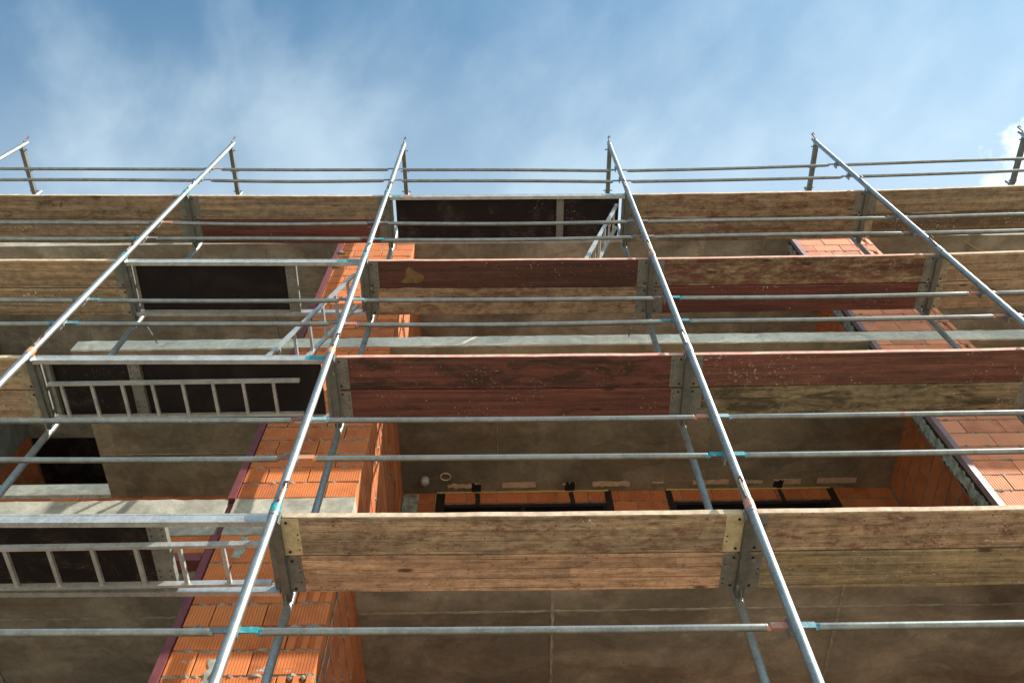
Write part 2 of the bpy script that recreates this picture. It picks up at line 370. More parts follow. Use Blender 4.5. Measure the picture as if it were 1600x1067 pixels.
def rough_strip(pts, w0, w1, jit, th, rn, axis_n):
    """irregular flat strip along a polyline pts (list of Vector), width between w0,w1; axis_n = outward normal; th = thickness"""
    mb = MB(); n = Vector(axis_n); vs = []
    d = (Vector(pts[-1])-Vector(pts[0])).normalized(); side = d.cross(n).normalized()
    for p in pts:
        p = Vector(p); a = w0+rn.uniform(-jit, jit); b = w1+rn.uniform(-jit, jit)
        vs += [p+side*a, p+side*b, p+side*b+n*th, p+side*a+n*th]
    fs = []
    for k in range(len(pts)-1):
        o = 4*k
        for i in range(4): fs.append((o+i, o+(i+1) % 4, o+4+(i+1) % 4, o+4+i))
    fs += [(0,1,2,3), tuple(4*(len(pts)-1)+i for i in (3,2,1,0))]
    mb.add(vs, fs); return mb
def lerp_pts(a, b, n): return [Vector(a).lerp(Vector(b), i/n) for i in range(n+1)]

# ------------------------------------------------------------------ ground
g = MB().box(-400, 400, -400, 400, -.3, 0).build('ground', M['ground']); tag(g, kind='structure')

# ------------------------------------------------------------------ the building
YF = 1.09; YB = 3.06; SO = {0: 3.96, 1: 6.976, 2: 9.993, 3: 13.01}
bld = empty('building', (0, 3, 0))
tag(bld, 'unfinished concrete building with bare slabs and orange terracotta block piers behind the scaffold', 'building')
OFF = Vector((0, -3, 0))
def bpart(mb, name, mat, parent=None):
    o = mb.build(name, mat, parent or bld, OFF if parent is None else (0,0,0)); return o
XL, XR, YD = -12.0, 15.0, 8.0
# slabs (bottom faces are the soffits)
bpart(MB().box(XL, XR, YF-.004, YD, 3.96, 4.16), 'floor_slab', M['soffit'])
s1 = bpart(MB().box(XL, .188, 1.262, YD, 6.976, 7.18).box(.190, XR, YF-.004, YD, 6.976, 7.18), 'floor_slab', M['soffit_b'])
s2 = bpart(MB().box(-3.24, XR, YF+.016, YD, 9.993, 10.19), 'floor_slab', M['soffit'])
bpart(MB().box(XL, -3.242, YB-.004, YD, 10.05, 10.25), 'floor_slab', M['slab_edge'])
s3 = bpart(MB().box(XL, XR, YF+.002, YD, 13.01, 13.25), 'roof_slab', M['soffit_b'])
# slab edges: lighter faces of poured concrete
rn = random.Random(3)
def edge_face(x0, x1, z0, z1, y0, y1, name='slab_edge', mat='slab_edge'):
    n = max(2, int((x1-x0)/.09)); mb = MB(); vs = []
    for i in range(n+1):
        x = x0+(x1-x0)*i/n; j = rn.uniform(-.007, .007) if 0 < i < n else 0
        vs += [(x, y0+rn.uniform(-.002, .002), z0+j), (x, y0+rn.uniform(-.003, .003), z1+rn.uniform(-.006, .006)), (x, y1, z1-.004), (x, y1, z0+.003)]
    fs = [(0,1,2,3), tuple(4*n+i for i in (3,2,1,0))]
    for k in range(n):
        o = 4*k
        for i in range(4): fs.append((o+i, o+4+i, o+4+(i+1) % 4, o+(i+1) % 4))
    mb.add(vs, fs); return bpart(mb, name, M[mat])
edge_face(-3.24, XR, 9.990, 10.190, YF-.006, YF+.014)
# upstand beam left of the pier and across it
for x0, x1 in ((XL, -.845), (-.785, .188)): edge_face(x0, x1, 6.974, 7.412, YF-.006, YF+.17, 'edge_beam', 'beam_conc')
bpart(MB().box(-.843, -.787, YF+.03, YF+.1, 6.98, 7.40), 'joint_strip', M['flash'])

# terracotta block meshes -------------------------------------------------
CH = .2078; BW = .362
def ribbed(w, h, d, plug=False, rib=True):
    """block with vertical V grooves on its front (y=0 face); origin at front-bottom centre"""
    prof = []; x = -w/2; hw = w/2
    pts = [(-hw, .003)]
    if plug:
        e = [(-hw+.004, 0), (-hw*.52, 0), (-hw*.48, .026), (-hw*.16, .026), (-hw*.12, 0), (hw*.24, 0), (hw*.28, .026), (hw*.60, .026), (hw*.64, 0), (hw-.004, 0)]
        pts += e
    else:
        n = max(2, int(round(w/.0213))); p = w/n; pts.append((-hw+.003, 0))
        if rib:
            for k in range(1, n):
                c = -hw+k*p; pts += [(c-.0032, 0), (c, .0042), (c+.0032, 0)]
        pts.append((hw-.003, 0))
    pts.append((hw, .003))
    prof = pts + [(hw, d), (-hw, d)]
    return MB().prism(prof, 0, h, 'z')
meshes = {}
def bmesh_of(w, plug, key, mat, h=CH-.010, d=.17, rib=True):
    k = (round(w, 3), plug, key, round(h, 3), d)
    if k not in meshes: meshes[k] = ribbed(w, h, d, plug, rib).mesh('brick', mat)
    return meshes[k]
def course_rows(z0, z1):
    """course base heights hanging from the bottom slab upwards so that joints match"""
    out = []; z = z0
    while z < z1-.02: out.append((z, min(CH, z1-z))); z += CH
    return out
BRICKS = [0]
def wall_courses(x0, x1, z0, z1, fixed, face, indiv, mat, matkey, stuffmat, parent, seed, plugs=0, holes=(), rib=True, jit=.0025):
    """face 'front': wall runs along x at y=fixed, facing -y. face 'right': along y at x=fixed, facing +x. face 'left': facing -x"""
    rnd = random.Random(seed); st = MB(); bed = MB(); nst = 0
    rows = course_rows(z0, z1)
    for ri, (z, hh) in enumerate(rows):
        glob = int(round((z-z0)/CH)); off = (glob % 2)*BW/2
        a = x0; cuts = []
        x = x0+ (BW if not off else BW/2) + rnd.uniform(-.02, .02)
        while x < x1-.09: cuts.append(x); x += BW+rnd.uniform(-.012, .012)
        ed = [x0]+cuts+[x1]
        for i in range(len(ed)-1):
            u0, u1 = ed[i]+.0045, ed[i+1]-.0045
            if any(u1 > h[0]+.005 and u0 < h[1]-.005 and z+hh > h[2]+.02 and z < h[3]-.02 for h in holes):
                for h in holes:
                    if u0 < h[0] < u1: u1 = h[0]
                    elif u0 < h[1] < u1: u0 = h[1]
                if any(u0 >= h[0]-.01 and u1 <= h[1]+.01 and z+hh > h[2]+.02 and z < h[3]-.02 for h in holes) or u1-u0 < .05: continue
            w = u1-u0; c = (u0+u1)/2
            plug = bool(plugs and i == len(ed)-2 and glob % 2 == (plugs-1) and w < .30)
            dep = rnd.uniform(-jit, jit); zz = z+.019+rnd.uniform(-.002, .002); h = hh-.019
            if face == 'front': loc = (c, fixed+dep, zz); rz = 0
            elif face == 'right': loc = (fixed-dep, c, zz); rz = math.pi/2
            else: loc = (fixed+dep, c, zz); rz = -math.pi/2
            vis = any(z+hh > r_[0] and z < r_[1] and (len(r_) < 4 or (u1 > r_[2] and u0 < r_[3])) for r_ in indiv)
            if vis:
                wq = round(w/.02)*.02
                me = bmesh_of(wq, plug, matkey, mat, h, .17, rib)
                o = put('brick', me, parent, loc, (rnd.uniform(-.003, .003), 0, rz+rnd.uniform(-.003, .003))); o.scale = (w/wq, 1, 1); BRICKS[0] += 1
                if plug:
                    o2 = MB()
                    for q in (-.32, .44): o2.lump((q*w/2, .008, h-.012), .022, rnd.random(), (1, .8, .9))
                    o3 = o2.mesh('mortar_plug', M['mortar']); put('mortar_plug', o3, parent, loc, (0, 0, rz))
            else:
                if face == 'front': st.box(u0, u1, fixed+dep, fixed+.17, zz, zz+h)
                elif face == 'right': st.box(fixed-.17, fixed-dep, u0, u1, zz, zz+h)
                else: st.box(fixed+dep, fixed+.17, u0, u1, zz, zz+h)
                nst += 1
        # bed joint, squeezed mortar a little proud here and there
        if ri:
            n = max(3, int((x1-x0)/.035)); 
            segs = [(x0, x1)]
            for h in holes:
                if z > h[2] and z < h[3]: segs = [s_ for a_, b_ in segs for s_ in ((a_, min(b_, h[0])), (max(a_, h[1]), b_)) if s_[1]-s_[0] > .03]
            for a_, b_ in segs:
                n = max(3, int((b_-a_)/.035)); vs = []
                for k in range(n+1):
                    u = a_+.002+(b_-a_-.004)*k/n; pr = rnd.uniform(-.012, -.002)+(rnd.random() < .16)*.013; t = rnd.uniform(.0, .004)
                    for dd, zz in ((pr, z-t), (pr, z+.0185+t), (.09, z+.0185), (.09, z)):
                        if face == 'front': vs.append((u, fixed-dd if dd == pr else fixed+.09, zz))
                        elif face == 'right': vs.append((fixed+dd if dd == pr else fixed-.09, u, zz))
                        else: vs.append((fixed-dd if dd == pr else fixed+.09, u, zz))
                fs = [(0,1,2,3), tuple(4*n+i for i in (3,2,1,0))]
                for k in range(n):
                    o = 4*k
                    for i in range(4): fs.append((o+i, o+4+i, o+4+(i+1) % 4, o+(i+1) % 4))
                bed.add(vs, fs)
    if st.v: tag(put('brick_courses', st.mesh('brick_courses', stuffmat), parent), kind='stuff')
    if bed.v: put('bed_mortar', bed.mesh('bed_mortar', M['mortar']), parent)

def wallpart(name):
    return None
storeys = [(0.0, 3.96), (4.16, 6.976), (7.412, 9.993), (10.2, 13.01)]
# left pier: core mesh is the part, its bricks are the sub-parts
PX0, PX1 = -.79, .188
core = MB()
for z0, z1 in storeys: core.box(PX0+.004, PX1-.012, YF+.034, YB+.1, z0+.002, z1-.003)
pier = bpart(core, 'brick_pier', M['mortar'])
for si, (z0, z1) in enumerate(storeys):
    wall_courses(PX0, PX1, z0, z1, YF, 'front', [(5.0, 6.98), (7.4, 8.75), (9.45, 9.99), (10.2, 12.95)], M['brick'], 'f', M['brick_x'], pier, 11+si, plugs=2 if si != 1 else 1)
    wall_courses(YF+.175, YB+.05, z0, z1, PX1, 'right', [(5.35, 6.98), (7.6, 8.7), (9.6, 9.99), (10.2, 10.8)], M['brick_side'], 's', M['brick_y'], pier, 31+si)
    o = MB().prism([(PX1-.05, YF+.012), (PX1-.014, YF+.012), (PX1-.014, YF+.17), (PX1-.05, YF+.17)], z0+.002, z1-.003, 'z').mesh('corner_mortar', M['mortar']); put('corner_mortar', o, pier)
# maroon strip on its left edge
fl = MB()
for z0, z1 in ((0, 6.972), (7.416, 9.984), (10.21, 13.005)): fl.prism([(-.852, YF-.012), (-.793, YF-.014), (-.793, YF+.10), (-.852, YF+.14)], z0, z1, 'z')
fl.build('metal_strip', M['flash'], pier)
lm = MB(); rn = random.Random(5)
for (x, z, r_) in ((-.775, 12.62, .045), (-.745, 12.60, .035), (-.78, 12.18, .055), (-.74, 12.15, .03), (-.77, 8.60, .022)): lm.lump((x, YF-.01, z), r_, rn.random(), (1.2, .5, .8))
lm.build('mortar_lump', M['mortar'], pier)
# mortar streaks smeared on the lower blocks
for (x, z0, z1, w) in ((-.50, 5.42, 5.76, .020), (-.12, 5.80, 6.20, .018), (-.60, 6.72, 6.95, .04)):
    rough_strip(lerp_pts((x, YF-.001, z0), (x+.01, YF-.001, z1), 9), -w, w, .016, .003, rn, (0, -1, 0)).build('mortar_streak', M['mortar_smear'], pier)
for (y, z0, z1, w) in ((1.22, 5.2, 6.75, .014), (1.36, 5.5, 6.1, .010)):
    rough_strip(lerp_pts((PX1+.001, y, z0), (PX1+.001, y-.02, z1), 16), -w, w, .012, .003, rn, (1, 0, 0)).build('mortar_streak', M['mortar_smear'], pier)

# right pier: thin leaf, with a cross wall behind it
RX0, RX1 = 5.395, 6.40
core = MB()
for z0, z1 in ((0, 3.96), (4.16, 6.976), (7.182, 9.993), (10.2, 13.01)): core.box(RX0-.045, RX1-.012, YF+.034, YF+.225, z0+.002, z1-.003)
rp = bpart(core, 'brick_pier', M['mortar']); rp['label'] = 'pale terracotta block pier on the right'
for si, (z0, z1) in enumerate(((0, 3.96), (4.16, 6.976), (7.182, 9.993), (10.2, 13.01))):
    wall_courses(RX0, RX1, z0, z1, YF, 'front', [(7.18, 8.75), (9.5, 9.99), (10.2, 10.9), (12.2, 12.99)], M['brick_r'], 'r', M['brick_x'], rp, 51+si, plugs=1)
    fl = MB().prism([(5.338, YF-.014), (RX0-.003, YF-.012), (RX0-.003, YF+.01), (5.338, YF+.045)], z0+.004, z1-.012, 'z'); fl.build('metal_strip', M['flash_r'], rp)
    rough_strip(lerp_pts((5.349, YF+.125, z0+.01), (5.349, YF+.125, z1-.01), 60), -.085, .085, .012, .004, rn, (-1, 0, 0)).build('bitumen_strip', M['dark_frame'], rp)
    rough_strip(lerp_pts((5.344, YF+.135, z0+.01), (5.344, YF+.135, z1-.01), 110), -.048, .048, .018, .010, rn, (-1, 0, 0)).build('mortar_smear', M['mortar_smear'], rp)
# cross wall
for (z0, z1, ind) in ((7.182, 9.993, [(7.9, 9.99)]), (10.2, 13.01, [(10.2, 10.5)])):
    cw = bpart(MB().box(5.95, 6.13, YF+.24, YB+.15, z0+.002, z1-.003), 'cross_wall', M['mortar'])
    wall_courses(YF+.24, YB-.01, z0, z1, 5.94, 'left', ind, M['brick_side'], 's', M['brick_y'], cw, 71, rib=False)
# back wall of the loggia, with two window openings
H = [(.62, 2.58, 8.0, 9.79), (3.32, 5.19, 8.0, 9.79)]
bw = MB(); 
for a, b in ((PX1+.002, .62), (2.58, 3.32), (5.19, 6.12)): bw.box(a+.006 if a > .2 else a, b-.006, YB+.012, YB+.2, 7.182, 9.99)
for h in H: bw.box(h[0]-.006, h[1]+.006, YB+.014, YB+.2, 9.797, 9.99).box(h[0]-.006, h[1]+.006, YB+.012, YB+.2, 7.182, 8.0)
back = bpart(bw, 'back_wall', M['mortar'])
wall_courses(.20, 5.93, 9.99-13*CH, 9.99, YB, 'front', [(9.36, 9.99)], M['brick_side'], 'b', M['brick_x'], back, 81, holes=H, rib=True)
for h in H:
    wf = MB(); e = .055
    wf.box(h[0]+.004, h[1]-.004, YB+.015, YB+.10, 9.79-e, 9.788).box(h[0]+.004, h[0]+e, YB+.015, YB+.10, 8.0, 9.79-e-.001).box(h[1]-e, h[1]-.004, YB+.015, YB+.10, 8.0, 9.79-e-.001)
    wf.box((h[0]+h[1])/2-.02, (h[0]+h[1])/2+.02, YB+.02, YB+.08, 8.0, 9.79-e-.001)
    wf.build('window_frame', M['dark_frame'], back)
    rough_strip(lerp_pts((h[0]-.03, YB-.003, 9.985), (h[1]+.03, YB-.003, 9.985), 46), -.010, .012, .006, .012, rn, (0, -1, 0)).build('foam_line', M['foam'], back)
for x in (1.07, 2.17, 4.62):
    rough_strip(lerp_pts((x, YB-.002, 9.985), (x+.01, YB-.002, 9.74), 6), -.022, .026, .006, .006, rn, (0, -1, 0)).build('bracket', M['tar'], back)
for x, y, r_ in ((2.60, 9.99, .04), (3.31, 9.99, .035), (.64, 9.98, .05), (5.22, 9.99, .04)):
    MB().box(x-r_, x+r_, YB-.010, YB-.002, 9.60, 9.985).build('jamb_strip', M['dark_frame'], back)
MB().box(.20, .38, YB-.012, YB-.004, 9.3, 9.96).build('mortar_smear', M['mortar_smear'], back)
# back wall left of the pier (one long brick wall under the beam)
lw = bpart(MB().box(XL, PX0+.02, YB+.012, YB+.2, 7.182, 9.989), 'back_wall', M['mortar'])
wall_courses(-7.0, PX0+.01, 9.989-2*CH, 9.989, YB, 'front', [(9.7, 9.99, -5.2, -.8)], M['brick_side'], 'b', M['brick_x'], lw, 83)
bpart(MB().box(XL, -3.25, YB+.014, YB+.2, 9.990, 10.048), 'wall_head', M['mortar'])
# upper storey behind the open corner on the left
bpart(MB().box(-3.1, XR, YB+.1, YB+.3, 10.202, 13.008), 'back_wall', M['brick_x'])
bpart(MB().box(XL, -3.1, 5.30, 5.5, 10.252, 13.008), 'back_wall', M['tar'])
bpart(MB().box(-6.12, -5.92, YF+.01, 4.17, 10.252, 13.008), 'concrete_wall', M['wall_conc'])
sw = bpart(MB().box(-6.12, -5.94, 4.172, 5.29, 10.252, 13.008), 'cross_wall', M['mortar'])
wall_courses(4.18, 5.28, 10.252, 13.008, -5.93, 'right', [], M['brick_side'], 's', M['brick_y'], sw, 91)
bpart(MB().box(-5.90, -3.3, 4.25, 5.28, 12.985, 13.007), 'ceiling_shade_panel', M['ply2'])  # added dark sheet, stands in for shade on the room's deep ceiling
bpart(MB().box(-5.9, -3.262, YB+.02, YB+.10, 10.252, 10.30), 'sill_membrane', M['tar'])
bpart(MB().box(-5.9, -3.262, YB+.101, YB+.12, 10.252, 10.315), 'sill_edge', M['white'])
bpart(MB().box(-3.40, -3.34, YB+.1, YB+.2, 10.316, 12.9), 'door_jamb', M['flash'])
# lintel over the opening under the upstand beam
li = bpart(MB().box(XL, -.86, YF+.012, YF+.16, 6.76, 6.972), 'lintel', M['mortar'])
wall_courses(-4.2, -.86, 6.764, 6.971, YF, 'front', [(6.7, 7)], M['brick'], 'f', M['brick_x'], li, 95)
MB().box(XL, -.86, YF-.01, YF+.09, 6.69, 6.755).build('metal_strip', M['flash'], li)
rough_strip(lerp_pts((-4.2, YF+.16, 6.70), (-.9, YF+.16, 6.70), 70), -.05, .05, .014, .05, rn, (0, 0, 1)).build('mortar_smear', M['mortar_smear'], li)
bpart(MB().box(-5, -.86, YF+.24, YF+.44, 6.86, 6.973), 'inner_beam', M['dark_frame'])
# lower storeys, out of view: plain walls
bpart(MB().box(XL, PX0, 5.3, 5.5, 4.162, 6.974).box(PX1+.002, XR, YB, YB+.2, 4.162, 6.974).box(XL, PX0-.1, 3.5, 3.7, 0, 3.958).box(PX1+.002, XR, 3.5, 3.7, 0, 3.958), 'back_wall', M['brick_x'])
bpart(MB().box(XL-.2, XL, YF, YD, 0, 13.0), 'end_wall', M['wall_conc']); bpart(MB().box(XR, XR+.2, YF, YD, 0, 13.0), 'end_wall', M['wall_conc'])
bpart(MB().box(XL, XR, YD, YD+.2, 0, 13.2), 'rear_wall', M['wall_conc'])
# formwork seams left standing as thin fins under the soffits
def seam(a, b, w=.010, mat='soffit_fin', z=0):
    L = (Vector(b)-Vector(a)).length
    rough_strip(lerp_pts(a, b, max(8, int(L/.05))), -w*.8, w*.8, w*.55, rn.uniform(.004, .009), rn, (0, 0, -1)).build('formwork_seam', M['fin'], slabseam)
M['fin'] = plain('formwork_fin', (0.36, 0.33, 0.28), .4, 9, .9, 0, .7)
slabseam = s1; s1.location = OFF
# child coordinates are relative to the slab mesh, whose own frame equals the world frame
seam((.2, 1.93, 6.974), (9, 1.91, 6.974), .012); seam((1.79, 1.12, 6.974), (1.77, 4, 6.974), .015); seam((4.14, 1.12, 6.974), (4.12, 4, 6.974), .016)
seam((-7, 1.94, 6.974), (-.9, 1.94, 6.974), .012); seam((-2.9, 1.3, 6.974), (-2.9, 4, 6.974), .010); seam((6.5, 1.12, 6.974), (6.5, 4, 6.974), .012)
slabseam = s2
seam((1.317, 1.15, 9.991), (1.31, 3.0, 9.991), .004); seam((3.75, 1.15, 9.991), (3.75, 3.0, 9.991), .003); seam((-3.2, 2.45, 9.991), (-.9, 2.45, 9.991), .003)
slabseam = s3
for x in (-4.6, -1.9, .9, 3.4, 5.0, 7.4, 9.9): seam((x, 1.15, 13.008), (x+.02, 3.0, 13.008), .007)
seam((-11, 1.86, 13.008), (12, 1.86, 13.008), .007)
# plaster patches along the back of the loggia soffit
for (x0, x1, yc, hw, jt) in ((.72, 1.10, 2.96, .028, .016), (1.36, 1.75, 2.955, .036, .004), (2.07, 2.22, 2.95, .012, .006), (2.42, 2.86, 2.955, .034, .010),
                             (3.12, 3.26, 2.945, .010, .006), (3.60, 4.02, 2.95, .030, .010), (4.18, 4.42, 2.955, .022, .009), (4.55, 4.87, 2.955, .036, .005), (5.06, 5.52, 2.95, .038, .004)):
    rough_strip(lerp_pts((x0, yc, 9.990), (x1, yc, 9.990), 12), -hw, hw, jt, .004, rn, (0, 0, -1)).build('plaster_patch', M['plaster'], s2)
for x in (1.05, 2.15, 4.60): rough_strip(lerp_pts((x-.05, 2.99, 9.989), (x+.06, 3.0, 9.989), 5), -.06, .055, .02, .006, rn, (0, 0, -1)).build('bitumen_blot', M['tar'], s2)
lampm = MB(); lampm.tube((.46, 2.86, 9.99), (.46, 2.86, 9.972), .05, 16)
lt = lampm.build('ceiling_box', M['white'], s2)
bulb = MB(); n = 14; vs = [(.46, 2.86, 9.90)]
for k in range(1, 8):
    th = math.pi*k/9
    for i in range(n): vs.append((.46+.055*math.sin(th)*math.cos(2*math.pi*i/n), 2.86+.055*math.sin(th)*math.sin(2*math.pi*i/n), 9.945-.055*math.cos(th)))
fs = [(0, 1+(i+1) % n, 1+i) for i in range(n)]
for k in range(6): fs += [(1+k*n+i, 1+k*n+(i+1) % n, 1+(k+1)*n+(i+1) % n, 1+(k+1)*n+i) for i in range(n)]
bulb.add(vs, fs, True); bulb.build('globe', M['white'], s2)
ring = MB(); pts = [(.70+.06*math.cos(a), 2.82+.05*math.sin(a), 9.985) for a in [2*math.pi*i/16 for i in range(17)]]
for a, b in zip(pts[:-1], pts[1:]): ring.tube(a, b, .009, 6)
ring.build('conduit_ring', M['plaster'], s2)

# ------------------------------------------------------------------ the scaffold
PXS = [-5.344, -2.416, .008, 2.918, 5.838, 8.782, 11.70]
PYS = [-.047, -.010, .025, .039, .029, -.036, -.036]
PZS = [.016, -.006, -.001, -.007, -.006, .004, .004]
WD = .7254; RP = .0285; RR = .0205
ORD = ['first', 'second', 'third', 'fourth', 'fifth', 'sixth', 'seventh']
BAY = ['far left bay', 'bay left of centre', 'centre bay', 'bay right of centre', 'far right bay', 'bay past the right edge']
LV = {4: 'top deck', 3: 'second deck from top', 2: 'third deck from top', 1: 'lowest deck in view', 0: 'deck below the picture'}
LIFT = {6: 'topmost', 5: 'second highest', 4: 'third highest', 3: 'fourth highest', 2: 'fifth highest', 1: 'sixth highest', 0: 'ground'}

def post_mesh(top):
    mb = MB().tube((0,0,0), (0,0,1.885), RP, 18).tube((0,0,1.886), (0,0,1.99), RP+.0035, 18)
    mb.tube((0,0,1.99), (0,0,2.10), .020, 12); return mb.mesh('post', M['galv'])
pm = post_mesh(False)
tm = MB()
# transom: U profile open to the top, seen from below as a flat band with lips
tm.prism([(-.027, -.095), (.027, -.095), (.027, -.022), (.022, -.022), (.022, -.090), (-.022, -.090), (-.022, -.022), (-.027, -.022)], .026, WD-.026, 'y')
tm_mesh = tm.mesh('transom', M['transom'])
gus_m = []
for sx_ in (-1, 1):
    gm = MB(); gus_m.append(gm)
    gm.add([(sx_*.034, .02, -.03), (sx_*.034, .085, -.05), (sx_*.034, .085, -.08), (sx_*.034, .02, -.13),
            (sx_*.030, .02, -.03), (sx_*.030, .085, -.05), (sx_*.030, .085, -.08), (sx_*.030, .02, -.13)],
           [(0,1,2,3), (7,6,5,4), (0,4,5,1), (1,5,6,2), (2,6,7,3), (3,7,4,0)])
gus_m = [g_.mesh('gusset', M['galv']) for g_ in gus_m]
gm2 = MB().box(-.004, .004, -.10, -.028, -.13, -.02)
gus2 = gm2.mesh('gusset', M['galv'])
pin_mesh = {}
for nm in ('rusty', 'galv'):
    p = MB().tube((0, -.038, .0), (0, -.056, .165), .0095, 8).tube((0, -.056, .165), (.020, -.078, .150), .008, 8).tube((.020, -.078, .150), (.022, -.064, .11), .007, 8).tube((0, .03, .03), (0, -.040, .025), .006, 8)
    pin_mesh[nm] = p.mesh('locking_pin', M[nm])
stud = MB()
for yy in (0,):
    stud.tube((-.065, yy, -.055), (.065, yy, -.055), .008, 8)
    stud.tube((-.056, yy, -.055), (-.044, yy, -.055), .012, 8).tube((.044, yy, -.055), (.056, yy, -.055), .012, 8)
stud_m = stud.mesh('bolt', M['galv'])
wedge = MB().box(-.022, .022, .024, .052, -.05, .03).box(-.030, -.022, .03, .085, -.06, .045)
wedge_m = wedge.mesh('wedge_clamp', M['galv'])
band_meshes = {}
def band(col):
    if col not in band_meshes: band_meshes[col] = MB().tube((0,0,1.915), (0,0,1.992), RP+.0048, 18).mesh('paint_band', M[col])
    return band_meshes[col]
BAND = {(2, 1): 'teal', (2, 2): 'orange', (2, 3): 'teal', (1, 2): 'orange', (3, 1): 'coral', (1, 3): 'blue', (2, 4): 'teal', (3, 3): 'coral', (1, 4): 'teal'}
frames = {}
for i in range(7):
    for k in range(7):                       # lift k: z from 2k to 2k+2
        z = 2*k+PZS[i]; lvl = k-1            # joint at its top is deck level k-1 (z = 2k+2)
        o = empty('scaffold_frame', (PXS[i], PYS[i], z))
        bc = BAND.get((i, lvl))
        where = ORD[i]+' upright line from the left'
        ds = {6: 'galvanised guard frame standing open against the sky', 5: 'galvanised frame', 4: 'galvanised frame', 3: 'galvanised frame', 2: 'galvanised frame', 1: 'galvanised frame', 0: 'galvanised frame'}[k]
        if bc: ds = 'galvanised frame with %s collar' % {'teal': 'a teal', 'orange': 'an orange', 'coral': 'a coral pink', 'blue': 'a blue'}[bc]
        tag(o, f"{ds}, {'' if k == 6 else LIFT[k]+' lift, '}{where}", 'scaffold frame', 'frames of the facade scaffold')
        put('post', pm, o, (0, 0, 0), (0, 0, i*.7)); put('post', pm, o, (0, WD, 0), (0, 0, i*1.3))
        put('transom', tm_mesh, o, (0, 0, 1.985))
        if k < 6: put('gusset', gus_m[0], o, (0, 0, 1.985)); put('gusset', gus_m[1], o, (0, 0, 1.985)); put('gusset', gus2, o, (0, WD+.0, 1.985))
        if k > 0: put('locking_pin', pin_mesh['rusty' if (i+k) % 3 != 1 else 'galv'], o, (0, 0, 0), (0, 0, .4 if i < 3 else -.5))
        if k == 6: [put('bolt', stud_m, o, (0, yb_, 1.99)) for yb_ in (.06, .36, .66)]; put('locking_pin', pin_mesh['rusty'], o, (0, 0, 2.0))
        for rz in (.545, 1.02): 
            if k >= 2: put('wedge_clamp', wedge_m, o, (0, 0, rz))
        if bc: put('paint_band', band(bc), o)
        frames[(i, k)] = o

# guardrails ---------------------------------------------------------------
RZ = {'l': .552, 'u': 1.022}
RAILC = {(1,0,'u'): ('', ''), (2,0,'u'): ('teal', 'coral'), (3,0,'u'): ('blue', ''), (1,1,'l'): ('', 'brown'), (2,1,'l'): ('orange', 'teal'), (3,1,'l'): ('teal', ''),
 (1,1,'u'): ('', 'brown'), (2,1,'u'): ('pale', 'coral'), (3,1,'u'): ('pale', ''), (0,2,'l'): ('', 'blue'), (1,2,'l'): ('blue', ''), (2,2,'l'): ('coral', 'blue'), (3,2,'l'): ('blue', 'coral'),
 (1,2,'u'): ('blue', ''), (2,2,'u'): ('pale', 'brown'), (3,2,'u'): ('teal', 'coral'), (0,3,'l'): ('', 'teal'), (1,3,'l'): ('', 'brown'), (2,3,'l'): ('teal', ''), (1,3,'u'): ('coral', ''),
 (1,4,'u'): ('coral', 'blue'), (2,4,'u'): ('', 'blue'), (2,4,'l'): ('', 'blue')}
SPEC = {(2, 4, 'l', 1): .458, (3, 4, 'l', 0): .455, (2, 4, 'u', 1): .915, (3, 4, 'u', 0): .905, (3, 4, 'l', 1): .507, (4, 4, 'l', 0): .523, (2, 2, 'l', 0): .531, (2, 3, 'l', 0): .52}
CN = {'teal': 'teal', 'blue': 'blue', 'pale': 'pale-blue', 'orange': 'orange', 'coral': 'coral', 'brown': 'rust-brown'}
